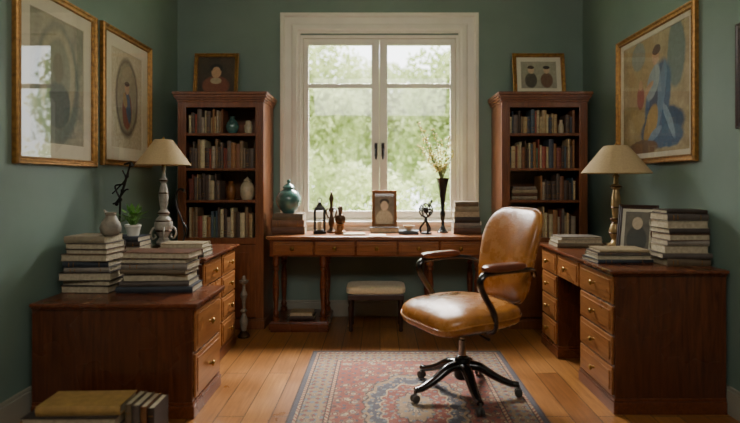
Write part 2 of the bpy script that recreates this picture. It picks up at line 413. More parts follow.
def pedestal_desk(loc,rz,L,D,H,peds,label,rows=4,knee=True,kn=1):
    t=root('pedestal_desk',loc,rz,label,'desk'); th=.032
    top(t,-L/2,L/2,-D/2,D/2,H,th)
    f=-D/2; zt=H-th; pz=.085; rh=(zt-pz)/rows
    for x0,x1 in peds:
        box('pedestal',x0,x1,f+.012,D/2,pz,zt,'woodv',t,.002)
        plinth(t,x0+.001,x1-.001,f+.012,D/2,pz)
        for r in range(rows):
            if knee and r==rows-1: continue
            drawer(t,x0+.018,x1-.018,pz+rh*r+.008,pz+rh*(r+1)-.006,f+.012,knobs=kn)
    if knee:
        xs=sorted(peds); gx0,gx1=xs[0][1],xs[-1][0]
        box('apron',gx0,gx1,f+.012,D/2-.02,zt-rh+.01,zt,'woodv',t,.002)
        for x0,x1 in [xs[0],(gx0,gx1),xs[-1]]:
            drawer(t,x0+.012,x1-.012,pz+rh*(rows-1)+.008,zt-.006,f+.012)
        box('modesty_panel',gx0,gx1,D/2-.03,D/2-.01,.25,zt-rh,'woodv',t,.002)
    return t
pedestal_desk((1.56,3.42,0),R(-90),1.24,.61,.777,[(.14,.62),(-.62,-.27)],'dark mahogany pedestal desk with brass knobs, piled with books')
LT=.77
t=root('desk_chest',(-1.475,3.645,0),R(90),'taller mahogany drawer desk holding a lamp and plant','desk')
L,D=.73,.72; top(t,-L/2,L/2,-D/2,D/2,LT,.03); box('body',-L/2,L/2,-D/2+.012,D/2,.085,LT-.03,'woodv',t,.002); plinth(t,-L/2+.001,L/2-.001,-D/2+.012,D/2)
for x0,x1 in ((-L/2,.02),(.02,L/2)):
    zz=[.085,.26,.43,.58,.74]
    for a,b in zip(zz,zz[1:]): drawer(t,x0+.012,x1-.012,a+.006,b-.006,-D/2+.012)
t=root('filing_cabinet',(-1.41,2.975,0),R(90),'low wide mahogany cabinet with two deep drawers, stacked with books','cabinet')
L,D,H=.455,.86,.61; top(t,-L/2,L/2,-D/2,D/2,H,.035,ov=.02); box('body',-L/2,L/2,-D/2+.012,D/2,.085,H-.035,'woodv',t,.002); plinth(t,-L/2+.002,L/2-.002,-D/2+.012,D/2)
drawer(t,-L/2+.02,L/2-.02,.345,H-.045,-D/2+.012); drawer(t,-L/2+.02,L/2-.02,.1,.33,-D/2+.012)
t=root('writing_desk',(-.0275,4.55,0),0,'long mahogany writing desk with turned legs beneath the window','desk')
L,D,H=1.80,.5,.80; f=-D/2
top(t,-L/2,L/2,f,D/2,H,.03,'wood_mid',.014)
box('apron',-L/2+.01,L/2-.01,f+.02,D/2-.01,H-.17,H-.03,'wood',t,.002)
n=5; w=(L-.06)/n
for i in range(n): drawer(t,-L/2+.03+w*i+.01,-L/2+.03+w*(i+1)-.01,H-.155,H-.045,f+.02,'wood_mid')
leg=[(.030,0),(.030,.03),(.018,.04),(.026,.06),(.026,.075),(.016,.09),(.020,.16),(.027,.25),(.028,.32),(.02,.40),(.015,.43),(.026,.445),(.026,.46),(.018,.47),(.030,.49),(.030,.565)]
for sx in (-1,1):
    bx0,bx1=(-L/2+.005,-L/2+.50) if sx<0 else (L/2-.50,L/2-.005)
    bm=bmesh.new(); add_box(bm,bx0,bx1,f+.015,D/2-.02,.02,.075); add_box(bm,bx0+.01,bx1-.01,f+.025,D/2-.03,0,.02); add_box(bm,bx0+.012,bx1-.012,f+.027,D/2-.032,.075,.085)
    mk('plinth_shelf',bm,'wood',t,smooth=False,bevel=.004)
    for lx in (bx0+.05,bx1-.05):
        for ly in (f+.065,D/2-.07): lathe('leg',[(r,z*(.545/.565)) for r,z in leg],'wood',t,(lx,ly,.085),20)
SH=[.774,1.097,1.369,1.667]
def bookcase(x0,x1,lab):
    cx=(x0+x1)/2; t=root('bookcase',(cx,0,0),0,lab,'bookcase'); w=x1-x0; yf,yb=4.42,YB-.022; a=-w/2; b=w/2
    bm=bmesh.new()
    add_box(bm,a,a+.025,yf+.012,yb,.09,1.93); add_box(bm,b-.025,b,yf+.012,yb,.09,1.93); add_box(bm,a+.025,b-.025,yb-.015,yb,.09,1.93); add_box(bm,a+.025,b-.025,yf+.012,yb-.015,1.91,1.93)
    mk('carcass',bm,'wood_case',t,smooth=False,bevel=.002)
    bm=bmesh.new()
    for s0,s1 in ((a,a+.07),(b-.07,b)):
        add_box(bm,s0,s1,yf,yf+.012,.09,1.93)
        for k in range(3): xx=s0+.02+k*.015; add_tube(bm,[(xx,yf-.001,.80),(xx,yf-.001,1.86)],.004,6,smooth=0)
    add_box(bm,a+.07,b-.07,yf,yf+.012,1.885,1.93); add_box(bm,a+.07,b-.07,yf,yf+.012,.72,.774)
    mk('face_frame',bm,'wood_case',t,smooth=False,bevel=.002)
    bm=bmesh.new()
    for i,(o,z0,z1) in enumerate([(.008,1.93,1.95),(.018,1.95,1.968),(.028,1.968,1.99),(.036,1.99,2.015)]): add_box(bm,a-o,b+o,yf-o,yb,z0,z1)
    mk('cornice',bm,'wood_case',t,smooth=False,bevel=.004)
    plinth(t,a+.001,b-.001,yf,yb,.09,'wood_case')
    for z in SH: box('shelf',a+.026,b-.026,yf+.014,yb-.016,z-.022,z,'wood_case',t,.002)
    for s0,s1 in ((a+.07,-.002),(.002,b-.07)):
        bm=bmesh.new(); add_box(bm,s0,s1,yf-.004,yf+.012,.1,.715)
        add_box(bm,s0+.05,s1-.05,yf-.010,yf-.003,.16,.655)
        d=mk('door',bm,'wood_case',t,smooth=False,bevel=.004)
        kx=s1-.022 if s0<-.01 else s0+.022
        bm=bmesh.new(); add_lathe(bm,KN,seg=14,M4=Matrix.Translation((kx,yf-.004,.45))@ROTF); mk('knob',bm,'brass',d)
    return t
bookcase(-1.72,-.99,'tall mahogany bookcase of old books, framed portrait on top')
bookcase(1.035,1.765,'tall mahogany bookcase of old books, gold-framed picture on top')
# ---------------------------------------------------------------- books
CC=['5f3d28','857150','403630','8d8068','54302a','38424a','978566','64543f','352a22','73392c','484e42','a39a82','2e3238','755238','80766a','544a42','a8854c','70492a']
CM=[simple('book_cloth_%d'%i,c,.6,0,.2,25) for i,c in enumerate(CC)]
SC=['7d5236','a88f66','5a4c40','b5a580','7a4034','4c5a60','bca67c','80694c','4a3a2e','944c3a','5e6a54','c6b890','444a52','94683f','a0927c','6a5c50']
SM=[simple('book_spine_%d'%i,c,.6,0,.2,25) for i,c in enumerate(SC)]
def geo_cover(bm,L,D,T,mi=0,M4=None,cv=.0028,band=None):
    add_box(bm,-L/2,L/2,-D/2+.006,D/2,0,cv,mi,M4); add_box(bm,-L/2,L/2,-D/2+.006,D/2,T-cv,T,mi,M4)
    n=6
    outer=[(-D/2+.006-math.sin(math.pi*k/n)*.006,T*k/n) for k in range(n+1)]
    inner=[(-D/2+.010-math.sin(math.pi*k/n)*.004,cv*.5+(T-cv)*k/n) for k in range(n+1)]
    loop=outer+inner[::-1]
    A=[];B=[]
    for y,z in loop:
        p=Vector((-L/2,y,z)); q=Vector((L/2,y,z))
        A.append(bm.verts.new(M4@p if M4 else p)); B.append(bm.verts.new(M4@q if M4 else q))
    m=len(loop)
    for i in range(m): bm.faces.new([A[i],A[(i+1)%m],B[(i+1)%m],B[i]]).material_index=mi
    for i in range(n):
        bm.faces.new([A[i],A[i+1],A[m-2-i],A[m-1-i]]).material_index=mi; bm.faces.new([B[i],B[i+1],B[m-2-i],B[m-1-i]]).material_index=mi
    if band is not None:
        for px in (-.36,-.26,.30):
            add_box(bm,L*px-.002,L*px+.002,-D/2-.0012,-D/2+.004,T*.18,T*.82,band,M4)
def shelf_book(x,y,z,T,H,D,mat,group,lean=0,label='old cloth-bound book standing on a bookcase shelf'):
    bm=bmesh.new(); U=Matrix.Translation((0,0,H/2))@Matrix(((0,0,-1,T/2),(0,1,0,D/2),(1,0,0,0),(0,0,0,1)))
    geo_cover(bm,H,D,T,0,U,.0022,2 if random.random()<.6 else None)
    add_box(bm,-H/2+.004,H/2-.004,-D/2+.008,D/2-.004,.0022,T-.0022,1,U)
    return mk('book',bm,[mat,'page','gold'],None,(x,y,z),(0,lean,0),smooth=True,label=label,category='book',group=group)
def flat_book(x,y,z,L,D,T,rz,ci,group,label,flip=False,pm='page'):
    e=root('book',(x,y,z),rz+(math.pi if flip else 0),label,'book',group=group)
    bm=bmesh.new(); geo_cover(bm,L,D,T,0,None,.003,1 if random.random()<.4 else None); mk('cover',bm,[CM[ci] if isinstance(ci,int) else M[ci],'gold'],e)
    bm=bmesh.new(); add_box(bm,-L/2+.005,L/2-.005,-D/2+.0095,D/2-.005,.003,T-.003); mk('page_block',bm,pm,e,smooth=False)
    return e
def stack(x,y,z,specs,group,where,jit=.012,rzj=4):
    for i,(L,D,T,ci,flip) in enumerate(specs):
        flat_book(x+random.uniform(-jit,jit),y+random.uniform(-jit*.5,jit*.5),z,L,D,T,R(random.uniform(-rzj,rzj)),ci,group,
            'worn hardback lying flat, stacked on %s'%where,flip)
        z+=T+.0006
    return z
def fill(x0,x1,z,hmax,group,skip=()):
    x=x0
    while True:
        T=random.choice([.014,.018,.02,.024,.028,.034,.04])
        if x+T>x1: break
        jump=False
        for a,b in skip:
            if x+T>a and x<b: x=b; jump=True
        if jump: continue
        H=random.uniform(.62,.97)*hmax; D=random.uniform(.14,.18)
        shelf_book(x+T/2,4.475-random.uniform(0,.02),z+.0005,T-.001,H,D,SM[random.randrange(16)],group)
        x+=T+.0006
names=['lower shelf','third shelf','second shelf','top shelf']
hm=[.27,.235,.26,.22]
lskip=[[],[(-1.35,-1.065)],[],[(-1.35,-1.065)]]
rskip=[[],[(1.12,1.38)],[],[(1.54,1.60)]]
for k in range(4):
    fill(-1.645,-1.065,SH[k],hm[k],'old books on the %s of a bookcase by the tall chest'%names[k],lskip[k])
    fill(1.11,1.69,SH[k],hm[k],'old books on the %s of a bookcase by the pedestal desk'%names[k],rskip[k])
stack(1.25,4.57,SH[1]+.0004,[(.22,.16,.03,3,False),(.21,.16,.025,0,False),(.22,.16,.03,6,False),(.2,.15,.025,14,False)],'flat books in the bookcase','a bookcase shelf',.003,1)
def vase(name,x,y,z,prof,mat,label,cat='vase',seg=28,**k):
    return lathe(name,prof,mat,None,(x,y,z+.0004),seg,label=label,category=cat,**k)
vase('vase',-1.28,4.51,SH[3],[(.0,0),(.03,0),(.05,.03),(.058,.065),(.045,.10),(.022,.125),(.02,.14),(.028,.15),(.022,.15),(.015,.13),(0,.12)],'teal','round dark glazed vase on the bookcase shelf')
vase('jar',-1.14,4.51,SH[3],[(0,0),(.028,0),(.034,.02),(.036,.07),(.025,.09),(.026,.105),(.01,.115),(0,.118)],'cream','small cream lidded jar on the bookcase shelf','jar')
vase('jar',-1.15,4.51,SH[1],[(0,0),(.045,0),(.06,.04),(.062,.10),(.045,.14),(.03,.155),(.036,.165),(.02,.18),(.008,.19),(0,.2)],'cream','cream ceramic ginger jar on the bookcase shelf','jar')
vase('vase',-1.29,4.51,SH[1],[(0,0),(.03,0),(.04,.03),(.046,.08),(.03,.12),(.018,.14),(.024,.16),(.018,.16),(.012,.14),(0,.13)],'goldwood','small brown bronze vase on the bookcase shelf')
vase('vase',1.57,4.51,SH[3],[(0,0),(.02,0),(.026,.03),(.024,.07),(.012,.10),(.016,.12),(.010,.12),(0,.1)],'cream','tiny cream vase between books on the bookcase shelf')
# ---------------------------------------------------------------- pictures
def picture(name,loc,rot,w,h,fw,art,label,matw=.0,fmat='gold',depth=.025,glass='picglass'):
    t=root(name,loc,0,label,'picture',rot=rot)
    p=[(0,0),(0,-depth*.7),(fw*.12,-depth),(fw*.35,-depth*.92),(fw*.45,-depth*.7),(fw*.7,-depth*.6),(fw*.82,-depth*.75),(fw*.95,-depth*.68),(fw,-depth*.4),(fw,0)]
    bm=bmesh.new(); add_frame(bm,w,h,p,h/2); mk('frame',bm,fmat,t,smooth=False,bevel=.0015)
    iw,ih=w-2*fw,h-2*fw
    if matw:
        bm=bmesh.new(); add_frame(bm,iw,ih,[(0,-.002),(0,-depth*.3),(matw-.003,-depth*.3),(matw,-depth*.2),(matw,-.002)],h/2); mk('mat_board',bm,'mat',t,smooth=False)
    bm=bmesh.new(); add_box(bm,-iw/2+matw,iw/2-matw,-.0045,0,-ih/2+matw,ih/2-matw); mk('artwork',bm,art,t,(0,0,h/2),smooth=False)
    bm=bmesh.new(); v=[bm.verts.new(q) for q in ((-iw/2,-depth*.36,fw),(iw/2,-depth*.36,fw),(iw/2,-depth*.36,h-fw),(-iw/2,-depth*.36,h-fw))]; bm.faces.new(v); mk('glass',bm,glass,t,smooth=False)
    return t
A1=art_mat('art_arch','8c8c78','b6ae90',[(0,-.02,.21,.35,0,'75806f'),(0,.02,.17,.29,0,'b3aa88'),(0,.04,.12,.21,0,'8f9378'),(0,-.14,.12,.14,0,'616e62'),(.0,.08,.05,.09,0,'7e7b60')],6)
A2=art_mat('art_oval','cbbd9c','d8ccb0',[(0,.02,.17,.29,0,'5a4d3c'),(0,.03,.15,.26,0,'a39a7c'),(0,-.07,.07,.14,0,'8c4a30'),(.02,-.05,.035,.12,8,'49627a'),(-.03,-.0,.03,.06,20,'b0905a'),(0,.09,.033,.042,0,'c8a07c'),(0,.125,.038,.02,0,'4a3222')],9)
A3=art_mat('art_seated_figure','a08a5c','cbb88c',[(-.14,.1,.2,.38,0,'b39a68'),(.28,.22,.1,.22,0,'7d8a80'),(-.2,.3,.1,.1,0,'8d9484'),
 (.10,-.24,.27,.13,8,'34506e'),(.18,-.3,.18,.08,0,'4c6a86'),(.06,-.05,.15,.27,-18,'456688'),(.10,-.02,.05,.22,-14,'6d8aa4'),(.0,-.12,.05,.2,-10,'2c425c'),
 (-.03,-.22,.07,.16,-25,'b8924e'),(.2,-.2,.03,.14,30,'8fa6b8'),(.02,-.28,.03,.1,-60,'7f98ae'),(-.0,.08,.07,.13,-30,'9aa9ae'),(.03,.25,.045,.055,0,'d0a680'),(.045,.295,.055,.03,10,'5a3a24'),(-.09,.03,.11,.026,30,'c79c74'),
 (-.17,-.0,.05,.09,0,'9a4a32'),(-.17,.09,.03,.035,0,'c79c74'),(-.14,-.36,.2,.05,0,'7c5a36')],6,.04)
A4=art_mat('art_portrait','3a2c20','5a4430',[(0,-.10,.12,.09,0,'8a4c34'),(0,-.055,.05,.03,0,'c8b08c'),(-.0,.03,.045,.06,0,'d8aa82'),(0,.065,.058,.038,0,'2a1a12'),(0,.04,.036,.035,0,'d8aa82')],9,.012)
A5=art_mat('art_two_figures','9f9a86','bab297',[(-.07,-.05,.055,.07,0,'5b5444'),(.07,-.05,.055,.07,0,'7c5a42'),(-.07,.045,.028,.034,0,'d6b694'),(.07,.045,.028,.034,0,'d6b694'),(-.07,.07,.03,.016,0,'4a3626'),(.07,.07,.03,.016,0,'3a2a1e')],9,.012)
A6=art_mat('art_photo','6a5e50','9b8b74',[(0,-.10,.075,.09,0,'c8b89c'),(0,.03,.035,.048,0,'e4cdb0'),(0,.062,.042,.028,0,'3a2a20'),(0,.042,.028,.026,0,'e4cdb0')],9,.01)
A7=art_mat('art_sepia','5a5044','8a7d68',[(0,-.06,.06,.09,0,'3c3128'),(0,.045,.032,.04,0,'d8c4a4')],9,.012)
zl=R(90); zr=R(-90)
picture('picture_frame',(-XW+.001,3.045,1.345),(0,0,zl),.76,.985,.043,A1,'gilt-framed print with arched design hanging on the green wall',.085,'gold',.035)
picture('picture_frame',(-XW+.001,3.875,1.365),(0,0,zl),.74,.975,.045,A2,'gilt-framed oval portrait print hanging on the green wall',.09,'gold',.035)
picture('picture_frame',(XW-.001,3.59,1.375),(0,0,zr),1.02,.965,.045,A3,'large gilt-framed painting of a seated robed figure',.035,'gold',.035)
picture('picture_frame',(XW-.001,2.46,1.53),(0,0,zr),.55,.55,.03,A7,'dark-framed sepia print hanging on the green wall',.05,'wood_dark')
picture('picture_frame',(-1.475,4.66,2.016),(R(-8),0,0),.40,.40,.034,A4,'small gilt-framed dark portrait leaning on top of the bookcase',0,glass='glass')
picture('picture_frame',(1.43,4.66,2.016),(R(-8),0,0),.47,.40,.036,A5,'small gold-framed picture of two figures on the bookcase',.04,glass='glass')
# ---------------------------------------------------------------- lamps
def lamp(loc,sc,prof,mat,r0,r1,z0,z1,label,bmat='bronze',collars=(),scroll=None):
    t=root('table_lamp',loc,0,label,'lamp')
    lathe('base',[(0,0),(.075*sc,0),(.078*sc,.012),(.07*sc,.022),(.05*sc,.03),(0,.03)],bmat,t)
    lathe('column',prof,mat,t)
    for r,z in collars:
        bm=bmesh.new(); add_torus(bm,(0,0,z),r,.0055,(0,0,1)); mk('collar',bm,'bronze',t)
    if scroll:
        for k in range(4):
            bm=bmesh.new()
            a=math.pi/2*k+.4; c,s=math.cos(a),math.sin(a); zz=scroll
            add_tube(bm,[(c*q,s*q,zz+h) for q,h in ((.03,.10),(.065,.10),(.085,.06),(.07,.02),(.05,.035),(.058,.055))],[.006,.008,.008,.007,.006,.005],6); mk('scroll',bm,mat,t)
    bm=bmesh.new(); th=.003
    add_lathe(bm,[(r1,z0),(r1+.003,z0+.004),(r0+.002,z1-.004),(r0,z1),(r0-th,z1),(r1-th,z0),(r1,z0)],seg=48)
    for f in [f for f in bm.faces if len(f.verts)>4]: bm.faces.remove(f)
    bmesh.ops.remove_doubles(bm,verts=bm.verts,dist=1e-5)
    mk('lamp_shade',bm,'shade',t)
    bm=bmesh.new(); ztop=prof[-1][1]
    add_lathe(bm,[(0,ztop-.01),(.014,ztop-.01),(.016,ztop+.05),(.01,ztop+.06),(.004,ztop+.062),(.004,z1-.004),(.012,z1),(.008,z1+.012),(.004,z1+.02),(0,z1+.026)],seg=14)
    for k in range(3):
        a=2*math.pi*k/3; add_tube(bm,[(0,0,z1-.006),(math.cos(a)*(r0-.002),math.sin(a)*(r0-.002),z1-.008)],.002,6,smooth=0)
    mk('shade_fitting',bm,'brass',t)
    return t
pl=[(.045,.03),(.052,.045),(.04,.06),(.03,.08),(.045,.11),(.062,.15),(.064,.18),(.05,.215),(.03,.235),(.038,.25),(.038,.262),(.022,.28),(.03,.33),(.034,.38),(.026,.44),(.016,.47),(.026,.485),(.026,.50),(.013,.52),(.012,.56),(.018,.575),(.012,.60)]
lamp((-1.565,3.76,LT+.0004),1.15,pl,'ceramic',.062,.187,.60,.785,'table lamp with carved grey stone column and beige cone shade','bronze',((.055,.13),(.055,.20),(.04,.256),(.032,.40),(.028,.49)),.05)
pr=[(.055,.03),(.06,.045),(.034,.06),(.025,.08),(.04,.11),(.048,.14),(.034,.18),(.022,.20),(.038,.215),(.022,.23),(.024,.26),(.031,.32),(.029,.37),(.02,.42),(.034,.435),(.034,.447),(.017,.46),(.015,.50),(.025,.51),(.012,.53)]
lamp((1.615,3.56,.7774),1.1,pr,'lampbrass',.08,.224,.53,.72,'table lamp with turned brass column and beige cone shade','lampbrass',((.045,.125),(.026,.195),(.036,.222),(.029,.30),(.036,.441)))
# ---------------------------------------------------------------- left side items
def irregular(x,y,z,total,L0,group,where,seq,ts,jit=.014,D0=.215):
    sp=[]; h=0; i=0
    while h<total-.012:
        t_=ts[i%len(ts)]
        if h+t_>total: t_=max(.014,total-h)
        sp.append((L0*random.uniform(.86,1.0)*(1-.12*h/total),D0*random.uniform(.9,1),t_,seq[i%len(seq)],random.random()<.5)); h+=t_+.0006; i+=1
    return stack(x,y,z,sp,group,where,jit,4)
za=irregular(-1.69,3.09,.6104,.325,.305,'books stacked beside the jug','the low cabinet',[8,15,2,14,12,7,0,15,3],[.042,.03,.046,.026,.036,.04,.028,.034],.010)
zb=irregular(-1.295,3.09,.6104,.235,.44,'wide books stacked on the low cabinet','the low cabinet',[12,15,8,7,14,2,0,11],[.036,.03,.04,.026,.034,.028],.010)
t=root('jug',(-1.59,3.07,za),R(-20),'small grey stoneware jug on a stack of books','jug')
lathe('body',[(0,0),(.038,0),(.054,.018),(.06,.045),(.05,.075),(.034,.10),(.028,.115),(.034,.135),(.028,.135),(.02,.115),(0,.10)],'jug',t)
bm=bmesh.new(); add_tube(bm,[(-.026,0,.12),(-.04,0,.135),(-.05,0,.15)],[.012,.010,.006],8,flat=.6); mk('spout',bm,'jug',t)
zc=stack(-1.625,3.37,LT+.0004,[(.22,.2,.035,0,False),(.21,.19,.035,14,True),(.21,.19,.03,8,False),(.20,.18,.03,12,False)],'books under the potted plant','the tall chest',.003,2)
stack(-1.27,3.40,LT+.0004,[(.29,.2,.03,10,False),(.28,.19,.03,11,True),(.27,.18,.025,6,True)],'pale books near the lamp','the tall chest',.006,3)
t=root('potted_plant',(-1.60,3.37,zc),0,'small leafy green plant in a cream pot on books','plant')
lathe('pot',[(0,0),(.034,0),(.046,.055),(.05,.06),(.05,.072),(.043,.072),(.04,.06),(0,.058)],'paper',t)
lathe('soil',[(0,.056),(.0405,.058),(.041,.063),(0,.066)],'soil',t)
bm=bmesh.new()
for k in range(60):
    a=random.uniform(0,6.28); r=random.uniform(.02,.095); h=random.uniform(.12,.19)-r*.4
    p0=Vector((math.cos(a)*.012,math.sin(a)*.012,.062)); p2=Vector((math.cos(a)*r,math.sin(a)*r,h)); p1=(p0+p2)/2+Vector((0,0,.025))
    add_tube(bm,[p0,p1,p2],[.0015,.003,.0006],5,flat=.4)
    d=(p2-p1).normalized(); s=Vector((-math.sin(a),math.cos(a),0))*.015; q=p2+d*.04
    vs=[bm.verts.new(v) for v in (p2-d*.012,p2+s+d*.005,q,p2-s+d*.005)]; bm.faces.new(vs)
mk('leaves',bm,'leaf',t)
t=root('articulated_stand',(-1.775,3.545,LT+.0004),0,'black iron articulated arm stand beside the potted plant','ornament')
lathe('base',[(0,0),(.05,0),(.052,.01),(.03,.018),(.01,.03),(0,.03)],'black',t)
bm=bmesh.new()
add_tube(bm,[(0,0,.02),(0,0,.2),(.005,0,.36)],.007,8)
add_tube(bm,[(-.02,0,.32),(.02,0,.42),(.05,0,.52),(.075,0,.61)],[.007,.009,.007,.006],8)
add_tube(bm,[(.005,0,.36),(-.03,0,.45),(.03,0,.47),(.06,0,.54)],.006,8)
add_tube(bm,[(-.045,0,.33),(-.02,0,.345),(.035,0,.42),(.06,0,.43)],.006,8)
add_tube(bm,[(-.05,0,.40),(-.01,0,.44),(.04,0,.50),(.02,0,.56)],.005,8)
add_tube(bm,[(.03,0,.60),(.075,0,.61),(.09,0,.585)],[.005,.010,.014],8)
for p in ((.005,0,.36),(.02,0,.42),(-.02,0,.33),(.05,0,.52)): add_sell(bm,p,.014,.011,.014,1,1,12,8)
mk('arm',bm,'black',t)
t=root('pen_arm_stand',(-1.385,3.60,LT+.0004),0,'curved black iron arm on a small round base by the lamp','ornament')
lathe('base',[(0,0),(.04,0),(.042,.008),(.02,.016),(0,.018)],'black',t)
bm=bmesh.new(); add_tube(bm,[(0,0,.012),(.03,0,.1),(.02,0,.2),(-.02,0,.3),(-.03,0,.38),(-.005,0,.43),(.03,0,.42)],[.007,.007,.006,.006,.006,.007,.012],8)
add_tube(bm,[(.02,0,.2),(.045,0,.16),(.04,0,.1)],.006,8); mk('arm',bm,'black',t)
zf=stack(-1.45,2.53,0.0004,[(.46,.24,.055,8,False),(.45,.235,.05,15,False),(.44,.23,.045,2,True)],'big books stacked on the floor','the floor',.004,1)
flat_book(-1.42,2.53,zf,.39,.19,.045,R(2),16,'big books stacked on the floor','tan-yellow hardback lying on top of the floor stack')
for i,(T_,c) in enumerate([(.03,7),(.034,15),(.028,17),(.03,8)]):
    shelf_book(-1.185+i*.036,2.44,.0005,T_,.205-.006*i,.17,CM[c],'books standing on the floor',label='large old book standing upright on the floor')
t=root('candle_stand',(-1.10,4.20,0),0,'ornate pewter candle stand on the floor by the bookcase','candlestick')
lathe('base',[(0,0),(.05,0),(.052,.012),(.035,.03),(.02,.05),(0,.05)],'bronze',t)
lathe('stem',[(0,.045),(.02,.05),(.028,.09),(.036,.13),(.02,.17),(.012,.19),(.03,.21),(.012,.23),(.018,.3),(.03,.34),(.014,.38),(.01,.42),(.034,.44),(.036,.455),(.02,.46),(.012,.49),(0,.495)],'jug',t)
# ---------------------------------------------------------------- back desk items
ZD=.8004
z=stack(-.79,4.56,ZD,[(.28,.21,.06,0,False),(.275,.2,.06,13,False),(.26,.2,.055,7,False)],'books under the teal jar','the writing desk',.005,3)
t=root('ginger_jar',(-.80,4.56,z),0,'teal glazed lidded ginger jar on a stack of books','jar')
lathe('body',[(0,0),(.05,0),(.056,.01),(.09,.05),(.11,.10),(.108,.14),(.085,.185),(.05,.205),(.045,.215),(0,.215)],'teal',t,seg=40)
lathe('lid',[(0,.215),(.052,.216),(.054,.226),(.04,.245),(.015,.26),(.012,.268),(.018,.28),(.01,.294),(0,.297)],'teal',t)
t=root('lantern',(-.53,4.56,ZD),R(12),'small black iron lantern on the writing desk','lantern')
bm=bmesh.new(); add_box(bm,-.055,.055,-.055,.055,0,.02); add_box(bm,-.045,.045,-.045,.045,.02,.03)
add_box(bm,-.05,.05,-.05,.05,.2,.212)
for a in (-.042,.042):
    for b in (-.042,.042): add_box(bm,a-.007,a+.007,b-.007,b+.007,.03,.2)
for k in (-.042,.042):
    add_box(bm,-.04,.04,k-.003,k+.003,.11,.117); add_box(bm,k-.003,k+.003,-.04,.04,.11,.117)
mk('frame',bm,'black',t,smooth=False,bevel=.001)
bm=bmesh.new(); add_lathe(bm,[(.066,.212),(.06,.222),(.03,.25),(.02,.262),(.022,.27),(0,.282)],seg=4); add_tube(bm,[(-.014,0,.275),(-.02,0,.295),(0,0,.31),(.02,0,.295),(.014,0,.275)],.003,6); mk('roof',bm,'black',t,smooth=False)
lathe('candle',[(0,.03),(.02,.03),(.02,.1),(.017,.104),(0,.104)],'cream',t)
t=root('finial_ornament',(-.43,4.60,ZD),0,'tall dark bronze ornament with scrolled arms on the writing desk','ornament')
lathe('stem',[(0,0),(.04,0),(.042,.015),(.025,.03),(.016,.05),(.026,.08),(.028,.11),(.014,.15),(.012,.18),(.022,.2),(.022,.215),(.012,.23),(.014,.27),(.024,.30),(.016,.33),(.009,.345),(.011,.36),(0,.37)],'bronze',t)
for s in (-1,1):
    bm=bmesh.new(); add_tube(bm,[(s*.012,0,.12),(s*.035,0,.15),(s*.045,0,.19),(s*.030,0,.215),(s*.018,0,.20),(s*.026,0,.185)],[.007,.007,.007,.006,.005,.004],8); mk('scroll',bm,'bronze',t)
t=root('statuette',(-.345,4.52,ZD),0,'small brown carved bust on a round pedestal','statue')
lathe('pedestal',[(0,0),(.05,0),(.052,.02),(.035,.035),(.03,.07),(.04,.085),(0,.085)],'goldwood',t)
bm=bmesh.new(); add_sell(bm,(0,0,.125),.046,.03,.045,.8,.9,20,12); add_tube(bm,[(0,0,.15),(0,-.003,.185)],[.018,.015],10,smooth=0); add_sell(bm,(0,-.004,.212),.024,.028,.033,1,1,18,12); add_sell(bm,(0,-.034,.208),.005,.008,.008,1,1,8,6); mk('bust',bm,'bronze',t)
flat_book(-.22,4.42,ZD,.18,.12,.015,R(8),11,'flat books on the writing desk','small pale notebook lying flat on the writing desk')
box('paper_sheet',-.07,.07,-.05,.05,0,.003,'paper',None,0,label='small sheaf of white paper on the writing desk',category='paper').location=(-.02,4.40,ZD)
flat_book(.04,4.66,ZD,.26,.16,.045,0,8,'flat books on the writing desk','dark book lying flat beneath the photo frame',True)
picture('photo_frame',(.04,4.66,ZD+.0465),(R(-9),0,0),.225,.33,.028,A6,'brown wooden photo frame with portrait standing on a book',0,'goldwood',.018,'glass')
flat_book(.25,4.50,ZD,.17,.13,.03,R(-6),5,'flat books on the writing desk','small dark book lying flat on the writing desk')
vase('bowl',.25,4.50,ZD+.031,[(0,0),(.02,0),(.022,.006),(.045,.03),(.05,.042),(.046,.042),(.03,.018),(0,.012)],'cream','small cream bowl on a flat book','bowl')
t=root('armillary_ornament',(.40,4.52,ZD),R(15),'intricate black metal ringed ornament on a tripod base','ornament')
bm=bmesh.new(); add_lathe(bm,[(0,0),(.05,0),(.052,.012),(.02,.02),(0,.02)],seg=24)
for k in range(3):
    a=2*math.pi*k/3+.5; c,s=math.cos(a),math.sin(a); add_tube(bm,[(c*.045,s*.045,.012),(c*.05,s*.05,.05),(c*.015,s*.015,.10),(0,0,.14)],[.010,.009,.009,.011],8)
mk('base',bm,'black',t)
bm=bmesh.new()
for ax in ((0,1,0),(1,.3,0),(.3,.2,1),(.8,-.5,.5)): add_torus(bm,(0,0,.205),.060,.007,ax)
add_sell(bm,(0,0,.205),.028,.028,.028,1,1,16,10); add_tube(bm,[(-.045,0,.15),(0,0,.205),(.05,0,.275)],.006,6,smooth=0); add_sell(bm,(.05,0,.28),.012,.012,.016,1,1,10,6)
mk('rings',bm,'black',t)
t=root('flower_vase',(.555,4.60,ZD),0,'tall slender black vase holding sprays of pale yellow blossom','vase')
lathe('vase',[(0,0),(.05,0),(.052,.01),(.03,.03),(.016,.06),(.014,.10),(.024,.15),(.026,.17),(.018,.2),(.02,.26),(.03,.34),(.042,.42),(.056,.475),(.06,.485),(.053,.485),(.03,.43),(0,.36)],'darkvase',t,seg=32)
sb=bmesh.new(); fb=bmesh.new(); lb=bmesh.new()
tips=[(-.22,.0,.96),(-.15,.03,.82),(-.08,-.03,.90),(-.02,.02,.80),(.05,0,.84),(.085,-.02,.72),(-.12,-.04,.70),(-.17,-.02,.90),(-.20,.02,.76)]
